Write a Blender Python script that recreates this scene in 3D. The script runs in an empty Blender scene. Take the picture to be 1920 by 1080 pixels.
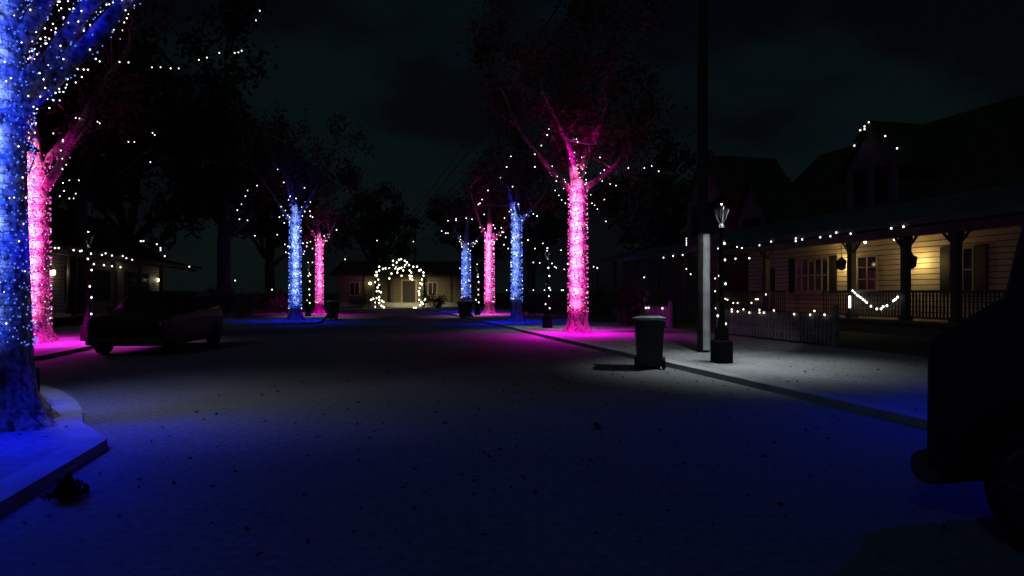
import bpy, math, random
from mathutils import Vector, Matrix
R = math.radians
rnd = random.Random(7)
scene = bpy.context.scene
col = scene.collection
PI = math.pi
EYE = 1.55                       # eye height
ANG = math.atan(0.2344)          # the street runs this much left of the view
CA, SA = math.cos(ANG), math.sin(ANG)

def W(t, s, z=0.0):              # street frame (across, along) -> world
    return Vector((t*CA - s*SA, t*SA + s*CA, z))
def along(k, t):                 # where a sight line of slope k (x/y) meets the line 'across = t'
    Y = t/(k*CA + SA)
    return (Y - t*SA)/CA, Y

# ------------------------------------------------------------------ materials
def new_mat(name):
    m = bpy.data.materials.new(name); m.use_nodes = True
    nt = m.node_tree
    return m, nt, nt.nodes, nt.links, nt.nodes['Principled BSDF']

def mat(name, c, rough=.7, var=.25, scale=6., metallic=0., bump=0., bscale=40., spec=.4, grain=0, c2=None):
    m, nt, N, L, b = new_mat(name)
    b.inputs['Roughness'].default_value = rough
    b.inputs['Metallic'].default_value = metallic
    b.inputs['Specular IOR Level'].default_value = spec
    tc = N.new('ShaderNodeTexCoord')
    n = N.new('ShaderNodeTexNoise'); n.inputs['Scale'].default_value = scale; n.inputs['Detail'].default_value = 5
    L.new(tc.outputs['Object'], n.inputs['Vector'])
    r = N.new('ShaderNodeValToRGB')
    lo = [max(0, x*(1-var)) for x in c]; hi = [min(1, x*(1+var)) for x in (c2 or c)]
    r.color_ramp.elements[0].position = .32; r.color_ramp.elements[1].position = .68
    r.color_ramp.elements[0].color = (*lo, 1); r.color_ramp.elements[1].color = (*hi, 1)
    L.new(n.outputs['Fac'], r.inputs['Fac']); L.new(r.outputs['Color'], b.inputs['Base Color'])
    if grain:
        g = N.new('ShaderNodeTexNoise'); g.inputs['Scale'].default_value = grain; g.inputs['Detail'].default_value = 4; g.inputs['Roughness'].default_value = .7
        L.new(tc.outputs['Object'], g.inputs['Vector'])
        gr = N.new('ShaderNodeMapRange'); gr.inputs['From Min'].default_value = .3; gr.inputs['From Max'].default_value = .7; gr.inputs['To Min'].default_value = .62; gr.inputs['To Max'].default_value = 1.3
        L.new(g.outputs['Fac'], gr.inputs['Value'])
        gm = N.new('ShaderNodeMix'); gm.data_type = 'RGBA'; gm.blend_type = 'MULTIPLY'; gm.inputs['Factor'].default_value = 1
        L.new(r.outputs['Color'], gm.inputs['A']); L.new(gr.outputs['Result'], gm.inputs['B']); L.new(gm.outputs['Result'], b.inputs['Base Color'])
    if bump:
        n2 = N.new('ShaderNodeTexNoise'); n2.inputs['Scale'].default_value = bscale; n2.inputs['Detail'].default_value = 4
        L.new(tc.outputs['Object'], n2.inputs['Vector'])
        bp = N.new('ShaderNodeBump'); bp.inputs['Strength'].default_value = bump; bp.inputs['Distance'].default_value = .02
        L.new(n2.outputs['Fac'], bp.inputs['Height']); L.new(bp.outputs['Normal'], b.inputs['Normal'])
    return m

def emis(name, c, s):
    m, nt, N, L, b = new_mat(name)
    b.inputs['Base Color'].default_value = (.05, .05, .05, 1)
    b.inputs['Emission Color'].default_value = (*c, 1)
    b.inputs['Emission Strength'].default_value = s
    return m

def siding(name, c, pitch=.2, line=.17):
    m, nt, N, L, b = new_mat(name)
    b.inputs['Roughness'].default_value = .6
    tc = N.new('ShaderNodeTexCoord'); sp = N.new('ShaderNodeSeparateXYZ')
    L.new(tc.outputs['Object'], sp.inputs['Vector'])
    d = N.new('ShaderNodeMath'); d.operation = 'DIVIDE'; d.inputs[1].default_value = pitch
    L.new(sp.outputs['Z'], d.inputs[0])
    f = N.new('ShaderNodeMath'); f.operation = 'FRACT'; L.new(d.outputs[0], f.inputs[0])
    g = N.new('ShaderNodeMath'); g.operation = 'LESS_THAN'; g.inputs[1].default_value = line
    L.new(f.outputs[0], g.inputs[0])
    n = N.new('ShaderNodeTexNoise'); n.inputs['Scale'].default_value = 2.2; n.inputs['Detail'].default_value = 6
    mp = N.new('ShaderNodeMapping'); mp.inputs['Scale'].default_value = (1, 1, 6)
    L.new(tc.outputs['Object'], mp.inputs['Vector']); L.new(mp.outputs['Vector'], n.inputs['Vector'])
    r = N.new('ShaderNodeValToRGB')
    r.color_ramp.elements[0].position = .3; r.color_ramp.elements[1].position = .7
    r.color_ramp.elements[0].color = (*[x*.72 for x in c], 1); r.color_ramp.elements[1].color = (*c, 1)
    L.new(n.outputs['Fac'], r.inputs['Fac'])
    mx = N.new('ShaderNodeMix'); mx.data_type = 'RGBA'
    L.new(g.outputs[0], mx.inputs['Factor']); L.new(r.outputs['Color'], mx.inputs['A'])
    mx.inputs['B'].default_value = (*[x*.12 for x in c], 1)
    L.new(mx.outputs['Result'], b.inputs['Base Color'])
    bp = N.new('ShaderNodeBump'); bp.inputs['Strength'].default_value = .5; bp.inputs['Distance'].default_value = .02
    L.new(f.outputs[0], bp.inputs['Height']); L.new(bp.outputs['Normal'], b.inputs['Normal'])
    return m

def bark_mat(name, c):
    m, nt, N, L, b = new_mat(name)
    b.inputs['Roughness'].default_value = .85; b.inputs['Specular IOR Level'].default_value = .2
    tc = N.new('ShaderNodeTexCoord'); mp = N.new('ShaderNodeMapping'); mp.inputs['Scale'].default_value = (1, 1, .3)
    L.new(tc.outputs['Object'], mp.inputs['Vector'])
    n1 = N.new('ShaderNodeTexNoise'); n1.inputs['Scale'].default_value = 9; n1.inputs['Detail'].default_value = 7
    n1.inputs['Distortion'].default_value = .8; n1.inputs['Roughness'].default_value = .65
    L.new(mp.outputs['Vector'], n1.inputs['Vector'])
    n2 = N.new('ShaderNodeTexNoise'); n2.inputs['Scale'].default_value = 17; n2.inputs['Detail'].default_value = 3
    L.new(tc.outputs['Object'], n2.inputs['Vector'])
    a = N.new('ShaderNodeMix'); a.inputs['Factor'].default_value = .45
    L.new(n1.outputs['Fac'], a.inputs['A']); L.new(n2.outputs['Fac'], a.inputs['B'])
    r = N.new('ShaderNodeValToRGB')
    r.color_ramp.elements[0].position = .40; r.color_ramp.elements[1].position = .58
    r.color_ramp.elements[0].color = (*[x*.10 for x in c], 1); r.color_ramp.elements[1].color = (*[x*1.6 for x in c], 1)
    L.new(a.outputs['Result'], r.inputs['Fac']); L.new(r.outputs['Color'], b.inputs['Base Color'])
    bp = N.new('ShaderNodeBump'); bp.inputs['Strength'].default_value = .8; bp.inputs['Distance'].default_value = .05
    L.new(a.outputs['Result'], bp.inputs['Height']); L.new(bp.outputs['Normal'], b.inputs['Normal'])
    return m

def glass_mat(name, c, fac=.75):
    m, nt, N, L, b = new_mat(name)
    b.inputs['Base Color'].default_value = (*c, 1); b.inputs['Roughness'].default_value = .35; b.inputs['Specular IOR Level'].default_value = .1
    t = N.new('ShaderNodeBsdfTransparent'); mx = N.new('ShaderNodeMixShader'); mx.inputs['Fac'].default_value = fac
    L.new(b.outputs['BSDF'], mx.inputs[1]); L.new(t.outputs['BSDF'], mx.inputs[2])
    L.new(mx.outputs['Shader'], N['Material Output'].inputs['Surface'])
    return m

M = dict(
    road=mat('frosty_asphalt', (.17, .17, .17), .9, .14, .35, bump=.35, bscale=60, spec=.1, grain=14),
    walk=mat('concrete_paving', (.24, .24, .235), .9, .12, .8, bump=.25, bscale=50, spec=.1, grain=11),
    kerb=mat('kerb_concrete', (.30, .30, .295), .9, .15, 2.5, bump=.3, bscale=50, spec=.1),
    lawn=mat('winter_lawn', (.09, .095, .06), .95, .3, 3, bump=.6, bscale=80, spec=.05),
    bark=bark_mat('bark', (.26, .20, .15)),
    darkbark=bark_mat('dark_bark', (.06, .05, .04)),
    leaf=mat('autumn_leaf', (.13, .065, .045), .7, .4, 3, spec=.2),
    green=mat('evergreen_leaf', (.035, .05, .03), .7, .4, 3, spec=.15),
    shrub=mat('shrub_leaf', (.10, .085, .08), .7, .4, 5, spec=.15),
    dead=mat('dead_leaf', (.018, .014, .010), .85, .4, 4, spec=.1),
    plastic=mat('black_bin_plastic', (.035, .036, .036), .55, .3, 9, bump=.15, bscale=90, spec=.35),
    lid=mat('grey_bin_plastic', (.22, .22, .22), .5, .15, 9, spec=.4),
    rubber=mat('tyre_rubber', (.012, .012, .012), .85, .3, 20, bump=.2, bscale=60, spec=.15),
    iron=mat('black_iron', (.010, .011, .010), .7, .3, 14, bump=.15, bscale=60, spec=.15),
    lantern_dark=mat('darkened_lantern_iron', (.003, .003, .003), .9, .3, 14, spec=.02),  # colour kept darker than plain iron so the inner lamp hardly lights it
    stone=mat('dark_stone_block', (.012, .012, .012), .9, .35, 7, bump=.4, bscale=40, spec=.15),
    wood=mat('creosoted_pole', (.035, .03, .025), .9, .4, 5, bump=.5, bscale=30, spec=.1),
    guard=mat('grey_plastic_guard', (.33, .33, .33), .6, .3, 3, bump=.3, spec=.2),
    wire=mat('black_cable', (.01, .01, .01), .7, .1, 5),
    lightwire=mat('green_light_wire', (.012, .02, .012), .7, .2, 9),
    picket=mat('weathered_white_picket', (.17, .17, .17), .75, .3, 4, bump=.2, spec=.2),
    endwall=siding('dim_tan_clapboard', (.17, .145, .09)),
    cream=siding('cream_clapboard', (.62, .54, .38)),
    grey_siding=siding('grey_clapboard', (.07, .075, .07)),
    buff=siding('buff_clapboard', (.28, .27, .22)),
    trim=mat('painted_trim', (.045, .045, .042), .6, .15, 3),
    paletrim=mat('pale_painted_trim', (.34, .30, .22), .6, .12, 3),
    ceil=mat('porch_ceiling_board', (.45, .34, .2), .6, .2, 3),
    deck=mat('porch_deck_board', (.16, .12, .08), .7, .25, 5),
    shingle=mat('grey_shingle', (.10, .105, .115), .9, .25, 3, bump=.5, bscale=14, spec=.1),
    redshingle=mat('brown_shingle', (.055, .04, .035), .95, .3, 3, bump=.5, bscale=14, spec=.05),
    shutter=mat('black_shutter', (.012, .012, .012), .6, .2, 9),
    pane=mat('dark_window_glass', (.012, .013, .013), .12, .2, 1, spec=.6),
    brick=mat('chimney_brick', (.14, .07, .05), .9, .35, 12, bump=.4),
    suvpaint=mat('dark_car_paint', (.012, .015, .015), .45, .15, 2, spec=.2),
    vanpaint=mat('black_van_paint', (.011, .012, .013), .5, .3, 3, bump=.1, bscale=50, spec=.12),
    chrome=mat('dull_rim_metal', (.03, .03, .03), .5, .2, 9, metallic=.5),
    carglass=mat('car_glass', (.008, .009, .01), .08, .1, 1, spec=.6),
    lens=mat('unlit_lens', (.2, .2, .2), .2, .1, 4, spec=.6),
    redlens=mat('red_tail_lens', (.12, .01, .01), .3, .1, 4, spec=.5),
    clearglass=glass_mat('lantern_glass', (.004, .004, .004), .96),
    warm=emis('warm_white_bulb', (1.0, .90, .66), 4),
    cool=emis('white_bulb', (1.0, .97, .92), 4),
    bluebulb=emis('blue_bulb', (.10, .20, 1.0), 1.6),
    bluewhite=emis('pale_blue_bulb', (.8, .9, 1.0), 3.2),
    pinkbulb=emis('pink_bulb', (1.0, .12, .60), 1.6),
    pinkwhite=emis('pale_pink_bulb', (1.0, .85, .96), 3.2),
    lampbulb=emis('lantern_bulb', (1.0, .97, .92), 14),
    porchbulb=emis('porch_bulb', (1.0, .80, .45), 10),
    led=emis('white_light_stick', (1.0, .95, .85), 5),
)

# ------------------------------------------------------------------ mesh helper
class MB:
    def __init__(self): self.v = []; self.f = []; self.mi = []; self.cur = 0
    def add(self, vs, fs):
        o = len(self.v); self.v += [tuple(p) for p in vs]
        for f in fs: self.f.append([i+o for i in f]); self.mi.append(self.cur)
    def box(self, x0, x1, y0, y1, z0, z1):
        self.add([(x0,y0,z0),(x1,y0,z0),(x1,y1,z0),(x0,y1,z0),(x0,y0,z1),(x1,y0,z1),(x1,y1,z1),(x0,y1,z1)],
                 [(0,3,2,1),(4,5,6,7),(0,1,5,4),(1,2,6,5),(2,3,7,6),(3,0,4,7)])
    def frustum(self, x, y, z0, z1, a0, b0, a1, b1, dx=0, dy=0):
        self.add([(x-a0,y-b0,z0),(x+a0,y-b0,z0),(x+a0,y+b0,z0),(x-a0,y+b0,z0),
                  (x+dx-a1,y+dy-b1,z1),(x+dx+a1,y+dy-b1,z1),(x+dx+a1,y+dy+b1,z1),(x+dx-a1,y+dy+b1,z1)],
                 [(0,3,2,1),(4,5,6,7),(0,1,5,4),(1,2,6,5),(2,3,7,6),(3,0,4,7)])
    def prism(self, poly, axis, a, b):        # poly of 2-D points extruded along axis from a to b
        n = len(poly)
        def P(p, q):
            return {'x': (q, p[0], p[1]), 'y': (p[0], q, p[1]), 'z': (p[0], p[1], q)}[axis]
        self.add([P(p, a) for p in poly]+[P(p, b) for p in poly],
                 [tuple(range(n))[::-1], tuple(range(n, 2*n))]+[(i,(i+1)%n,n+(i+1)%n,n+i) for i in range(n)])
    def tube(self, pts, rad, n=8, caps=True):
        pts = [Vector(p) for p in pts]; m = len(pts)
        rs = rad if isinstance(rad, (list, tuple)) else [rad]*m
        vs = []; up = None
        for i, p in enumerate(pts):
            d = (pts[min(i+1, m-1)]-pts[max(i-1, 0)])
            d = d.normalized() if d.length > 1e-9 else Vector((0,0,1))
            if up is None: up = Vector((1,0,0)) if abs(d.x) < .8 else Vector((0,1,0))
            a = (up - d*up.dot(d)); a = a.normalized() if a.length > 1e-6 else d.orthogonal().normalized()
            b = d.cross(a); up = a
            for k in range(n):
                w = 2*PI*k/n
                vs.append(p+(a*math.cos(w)+b*math.sin(w))*rs[i])
        fs = [(i*n+k, i*n+(k+1)%n, (i+1)*n+(k+1)%n, (i+1)*n+k) for i in range(m-1) for k in range(n)]
        if caps: fs += [tuple(range(n))[::-1], tuple(range((m-1)*n, m*n))]
        self.add(vs, fs)
    def lathe(self, prof, n=16, c=(0,0,0)):   # prof of (radius, z)
        m = len(prof)
        vs = [(c[0]+r*math.cos(2*PI*k/n), c[1]+r*math.sin(2*PI*k/n), c[2]+z) for r, z in prof for k in range(n)]
        fs = [(i*n+k, i*n+(k+1)%n, (i+1)*n+(k+1)%n, (i+1)*n+k) for i in range(m-1) for k in range(n)]
        fs += [tuple(range(n))[::-1], tuple(range((m-1)*n, m*n))]
        self.add(vs, fs)
    def ball(self, c, r, squash=1.):
        c = Vector(c)
        ds = [(1,0,0),(-1,0,0),(0,1,0),(0,-1,0),(0,0,1),(0,0,-1)]
        self.add([c+Vector((d[0]*r, d[1]*r, d[2]*r*squash)) for d in ds],
                 [(0,2,4),(2,1,4),(1,3,4),(3,0,4),(2,0,5),(1,2,5),(3,1,5),(0,3,5)])
    def leafquad(self, p, size, rn):
        d = Vector((rn.gauss(0,1), rn.gauss(0,1), rn.gauss(0,1)*.8)).normalized()
        e = d.orthogonal().normalized(); e.rotate(Matrix.Rotation(rn.uniform(0, 6.28), 3, d))
        g = d.cross(e); s = size*rn.uniform(.6, 1.3); p = Vector(p)
        self.add([p-e*s, p+g*s*.45+d*s*.12, p+e*s, p-g*s*.45+d*s*.12], [(0,1,2),(0,2,3)])
    def build(self, name, m, parent=None, smooth=False, loc=None, bevel=0):
        me = bpy.data.meshes.new(name); me.from_pydata(self.v, [], self.f)
        ms = m if isinstance(m, (list, tuple)) else [m]
        for q in ms: me.materials.append(q)
        if len(ms) > 1: me.polygons.foreach_set('material_index', self.mi)
        if smooth: me.polygons.foreach_set('use_smooth', [True]*len(me.polygons))
        me.update()
        o = bpy.data.objects.new(name, me); col.objects.link(o)
        if parent: o.parent = parent
        if loc is not None: o.location = loc
        if bevel:
            b = o.modifiers.new('bevel', 'BEVEL'); b.width = bevel; b.segments = 2; b.limit_method = 'ANGLE'
        return o

def tag(o, label=None, cat=None, group=None, kind=None):
    if label: o['label'] = label
    if cat: o['category'] = cat
    if group: o['group'] = group
    if kind: o['kind'] = kind
    return o
def thing(name, label, cat, loc=(0,0,0), rz=0, group=None):
    o = bpy.data.objects.new(name, None); col.objects.link(o)
    o.location = loc; o.rotation_euler = (0,0,rz); o.empty_display_size = .2
    return tag(o, label, cat, group)
KIDS = {}
def copy_thing(o, loc, rz, label):
    c = o.copy(); col.objects.link(c); c.location = loc; c.rotation_euler = (0,0,rz); c['label'] = label
    for ch in list(o.children):
        d = ch.copy(); col.objects.link(d); d.parent = c
        for g in list(ch.children):
            e = g.copy(); col.objects.link(e); e.parent = d
    return c
def lamp(name, loc, power, color, radius=.05, spot=None, blend=1., aim=None):
    l = bpy.data.lights.new(name, 'SPOT' if spot else 'POINT'); l.energy = power; l.color = color; l.shadow_soft_size = radius
    if spot: l.spot_size = R(spot); l.spot_blend = blend
    o = bpy.data.objects.new(name, l); col.objects.link(o); o.location = loc
    if aim is not None: o.rotation_euler = (Vector(aim)-Vector(loc)).to_track_quat('-Z', 'Y').to_euler()
    return o

# ------------------------------------------------------------------ camera, sky, moon
cd = bpy.data.cameras.new('camera'); cam = bpy.data.objects.new('camera', cd); col.objects.link(cam)
cam.location = (0,0,EYE); cam.rotation_euler = (R(90),0,0)
cd.sensor_width = 36; cd.lens = 36*1250/1920; cd.shift_y = 8/1920; cd.clip_end = 3000; cd.clip_start = .05
scene.camera = cam
scene.view_settings.view_transform = 'Standard'; scene.view_settings.look = 'None'
scene.view_settings.exposure = 0; scene.view_settings.gamma = 1
scene.cycles.use_denoising = True; scene.cycles.max_bounces = 5; scene.cycles.transparent_max_bounces = 8
scene.cycles.sample_clamp_indirect = 2.0; scene.cycles.caustics_reflective = False; scene.cycles.caustics_refractive = False

w = bpy.data.worlds.new('World'); scene.world = w; w.use_nodes = True
nt = w.node_tree; N, L = nt.nodes, nt.links
bg = N['Background']
sky = N.new('ShaderNodeTexSky'); sky.sky_type = 'NISHITA'; sky.sun_disc = False
sky.sun_elevation = R(42); sky.sun_rotation = R(150)
tc = N.new('ShaderNodeTexCoord'); mp = N.new('ShaderNodeMapping'); mp.inputs['Scale'].default_value = (2.6, 2.6, 5.0)
L.new(tc.outputs['Generated'], mp.inputs['Vector'])
nz = N.new('ShaderNodeTexNoise'); nz.inputs['Scale'].default_value = 1.5; nz.inputs['Detail'].default_value = 5
L.new(mp.outputs['Vector'], nz.inputs['Vector'])
rp = N.new('ShaderNodeValToRGB')
rp.color_ramp.elements[0].position = .43; rp.color_ramp.elements[1].position = .58
rp.color_ramp.elements[0].color = (.0010, .0012, .0027, 1); rp.color_ramp.elements[1].color = (.0017, .0052, .0055, 1)
L.new(nz.outputs['Fac'], rp.inputs['Fac'])
sm = N.new('ShaderNodeMix'); sm.data_type = 'RGBA'; sm.blend_type = 'MULTIPLY'; sm.inputs['Factor'].default_value = 1
L.new(sky.outputs['Color'], sm.inputs['A']); sm.inputs['B'].default_value = (.0004, .0004, .0004, 1)
ad = N.new('ShaderNodeMix'); ad.data_type = 'RGBA'; ad.blend_type = 'ADD'; ad.inputs['Factor'].default_value = 1
L.new(rp.outputs['Color'], ad.inputs['A']); L.new(sm.outputs['Result'], ad.inputs['B'])
L.new(ad.outputs['Result'], bg.inputs['Color']); bg.inputs['Strength'].default_value = .78
sl = bpy.data.lights.new('moon', 'SUN'); sl.energy = .060; sl.angle = R(6); sl.color = (.34, .90, 1.0)
so = bpy.data.objects.new('moon', sl); col.objects.link(so)
so.rotation_euler = (R(48), 0, R(150-180))

# ------------------------------------------------------------------ ground, road, pavements
def poly_slab(name, pts, z0, z1, m):
    b = MB(); b.prism([W(t, s)[:2] for t, s in pts], 'z', z0, z1)
    return tag(b.build(name, m), kind='structure')
b = MB(); b.add([(-900,-300,-.02),(900,-300,-.02),(900,1500,-.02),(-900,1500,-.02)], [(0,1,2,3)])
tag(b.build('ground', M['lawn']), kind='structure')
b = MB(); b.add([W(-26,-30), W(6.45,-30), W(6.45,70), W(-26,70)], [(0,1,2,3)])
tag(b.build('road', M['road']), kind='structure')

def arc(cx, cy, r, a0, a1, n=7):
    return [(cx+r*math.cos(R(a0+(a1-a0)*i/n)), cy+r*math.sin(R(a0+(a1-a0)*i/n))) for i in range(n+1)]
KW = .28
def kerb(line, side):
    """a kerb along a polyline in street coordinates, width laid to the given side"""
    b = MB(); n = len(line); inner = []
    for i, p in enumerate(line):
        q0 = Vector(line[max(i-1,0)]); q1 = Vector(line[min(i+1,n-1)])
        d = (q1-q0).normalized(); nrm = Vector((-d.y, d.x))*side
        inner.append((p[0]+nrm.x*KW, p[1]+nrm.y*KW))
    vs = []
    for (p, q) in zip(line, inner):
        vs += [W(p[0],p[1],-.01), W(p[0]+(q[0]-p[0])*.06,p[1]+(q[1]-p[1])*.06,.096), W(q[0],q[1],.102), W(q[0],q[1],-.01)]
    fs = [(4*i+k, 4*i+k+1, 4*(i+1)+k+1, 4*(i+1)+k) for i in range(n-1) for k in range(3)] + [(0,1,2,3), (4*n-1,4*n-2,4*n-3,4*n-4)]
    b.add(vs, fs); tag(b.build('kerb', M['kerb']), kind='structure')
    return inner
# near left verge with its rounded corner at the drive
lineA = [(-2.38,-25), (-2.38,0), (-2.38,7.15)] + arc(-2.88, 7.25, .5, 0, 42, 5) + [(-2.95,8.35), (-3.3,9.3), (-3.7,10.2), (-4.2,11.1), (-4.85,12.0), (-5.7,12.75), (-6.8,13.2), (-9,13.4), (-26,13.4)]
inn = kerb(lineA, 1); poly_slab('pavement', inn + [(-26,-25)], -.01, .10, M['walk'])
# second left verge, set back
lineB = [(-26,16.2), (-8.0,16.2), (-7.2,16.6), (-7.0,17.4), (-7.0,31.5), (-6.2,32.6), (-2.6,33.0), (-1.9,33.6), (-1.7,35), (-1.7,58.0), (-2.4,59.0)]
inn = kerb(lineB, 1); poly_slab('pavement', inn + [(-26,59.0)], -.01, .10, M['walk'])
# right verge
lineC = [(6.3,-25), (6.3,10), (6.3,14), (6.3,30), (6.3,57.5), (5.2,59.3), (2.0,60.0), (-26,60.0)]
inn = kerb(lineC, -1); poly_slab('pavement', inn + [(-26,66), (12.4,66), (12.4,-25)], -.01, .10, M['walk'])
poly_slab('lawn', [(12.4,-25), (80,-25), (80,110), (12.4,110)], -.01, .102, M['lawn'])
poly_slab('lawn', [(-26,16.2), (-26,110), (-90,110), (-90,16.2)], -.01, .102, M['lawn'])
poly_slab('lawn', [(-26,66.0), (12.4,66.0), (12.4,110), (-26,110)], -.01, .102, M['lawn'])
GZ = .10

# scattered fallen leaves: far too many to count
b = MB()
for i in range(1500):
    if i < 650: t, s = rnd.gauss(6.5, 3.2), rnd.uniform(9, 36)
    elif i < 1000: t, s = rnd.uniform(-7, 5), abs(rnd.gauss(4, 4))+3.2
    else: t, s = rnd.uniform(-7, 8), rnd.uniform(4, 55)
    if -7.5 < t < -2.2 and s < 18 and s > 13.2: pass
    if t > 6.65: z = GZ
    elif t < -2.9 and s < 9.5: z = GZ
    elif t < -5 and (s > 16.4 or s < 13.6): z = GZ
    elif -2.9 <= t < -2.2 or 6.2 < t <= 6.65: continue
    elif t < -2 and 9 < s < 14: continue
    elif t < -1.4 and s > 31: z = GZ
    else: z = 0
    p = W(t, s, z+.012); a = rnd.uniform(0, 6.28); q = rnd.uniform(.014, .036)
    d = Vector((math.cos(a), math.sin(a), 0)); e = Vector((-d.y, d.x, 0))
    up = Vector((0,0,1))
    b.add([p-d*q, p+e*q*.55+up*rnd.uniform(0,.03), p+d*q+up*rnd.uniform(0,.03), p-e*q*.55+up*rnd.uniform(0,.02)], [(0,1,2),(0,2,3)])
tag(b.build('fallen_leaves', M['dead']), 'small dark fallen leaves scattered over the road and pavement', 'leaves', kind='stuff')

# the dark clump of leaves on the road by the left kerb
b = MB(); c0 = Vector((-3.32, 4.98, 0))
for i in range(420):
    a = rnd.uniform(0, 6.28); q = abs(rnd.gauss(0, .055))
    b.leafquad((math.cos(a)*q, math.sin(a)*q*1.2, .03+abs(rnd.gauss(.02,.075))*(1-min(.9, q*5))), .034, rnd)
tag(b.build('leaf_clump', M['dead'], loc=c0), 'round dark clump of wet leaves on the road beside the nearest left kerb', 'leaf clump')
b = MB(); k = 11  # a dark smudge given the shape of a curled leaf
vs = [(.012*math.sin(i*1.7)+sx*.035*math.sin(PI*(i+.3)/k), -.17+.34*i/(k-1), .012+.02*abs(sx)+.008*math.sin(i*2.1)) for i in range(k) for sx in (-1,0,1)]
b.add(vs, [(3*i+j,3*i+j+1,3*i+j+4,3*i+j+3) for i in range(k-1) for j in range(2)])
tag(b.build('leaf_smudge', M['dead'], loc=(.97, 7.6, 0)), 'dark smudge built as a long narrow curled leaf, alone in the middle of the road', 'leaf')

# ------------------------------------------------------------------ trees
def branch(mb, p, d, length, r0, r1, rn, bend=.18, lift=.05, seg=6, n=7):
    pts = [Vector(p)]; d = Vector(d).normalized(); st = length/seg
    for i in range(seg):
        d = (d + Vector((rn.gauss(0,bend), rn.gauss(0,bend), rn.gauss(0,bend)*.7+lift))).normalized()
        pts.append(pts[-1]+d*st)
    mb.tube(pts, [r0+(r1-r0)*(i/seg) for i in range(seg+1)], n)
    return pts, d

def tree(name, label, base, r, fork, limbs, leader, nleaf, seed, bark, leafm, group=None, leafsize=.11, lean=(0,0), spreadleaf=.5, sub=4, limb_r=.38):
    rn = random.Random(seed)
    root = thing(name, label, 'tree', base, 0, group)
    b = MB()
    # trunk with flare, slight lumps
    n = 20; prof = [(1.75,-.03),(1.45,.10),(1.18,.32),(1.04,.7),(1.0,1.4)]
    zz = 2.2
    while zz < fork: prof.append((1.0-.10*zz/fork, zz)); zz += .8
    prof += [(.93, fork), (.80, fork+.5)]
    ph = [rn.uniform(0,6.28) for _ in range(4)]
    vs = []
    for k, z in prof:
        for i in range(n):
            a = 2*PI*i/n
            lump = 1 + .035*math.sin(3*a+ph[0]+z*.4) + .03*math.sin(5*a+ph[1]-z*.7) + (max(0,.5-z)*.35*math.sin(5*a+ph[2]))
            rr = r*k*lump; tt = max(0, z/fork)
            vs.append((rr*math.cos(a)+lean[0]*tt, rr*math.sin(a)+lean[1]*tt, z))
    m = len(prof)
    fs = [(i*n+k, i*n+(k+1)%n, (i+1)*n+(k+1)%n, (i+1)*n+k) for i in range(m-1) for k in range(n)] + [tuple(range((m-1)*n, m*n))]
    b.add(vs, fs)
    top = Vector((lean[0], lean[1], fork)); ends = []; limbpts = []
    def grow(pts, d, rr, ln, depth):
        for j in range(sub if depth else sub+1):
            i = rn.randint(2, len(pts)-1)
            dd = (d*.7 + Vector((rn.gauss(0,.7), rn.gauss(0,.7), rn.gauss(.15,.45)))).normalized()
            q, e = branch(b, pts[i], dd, ln*rn.uniform(.4,.7), rr*.55, rr*.14, rn, .22, .03, 5, 5)
            if depth: ends.extend(q[2:])
            else:
                ends.extend(q[3:]); grow(q, e, rr*.42, ln*.55, 1)
    # leader
    if leader:
        q, e = branch(b, top+Vector((0,0,-.2)), (rn.gauss(0,.08), rn.gauss(0,.08), 1), leader, r*.78, r*.1, rn, .08, .12, 8, 10)
        limbpts.append(q); grow(q, e, r*.45, leader*.6, 0)
    for (az, el, ln, h) in limbs:
        a = R(az); d = Vector((math.cos(a)*math.cos(R(el)), math.sin(a)*math.cos(R(el)), math.sin(R(el))))
        p = top + Vector((math.cos(a)*r*.35, math.sin(a)*r*.35, h))
        q, e = branch(b, p, d, ln, r*limb_r, r*limb_r*.24, rn, .12, .06, 7, 9)
        limbpts.append(q); grow(q, e, r*.26, ln*.7, 0)
    b.build('trunk', bark, root, smooth=True)
    c = MB()
    for i in range(nleaf):
        p = rn.choice(ends); s = spreadleaf*rn.uniform(.15, 1.)
        c.leafquad(p+Vector((rn.gauss(0,s), rn.gauss(0,s), rn.gauss(0,s*.8))), leafsize, rn)
    c.build('crown', leafm, root)
    return root, limbpts, ends

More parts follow.
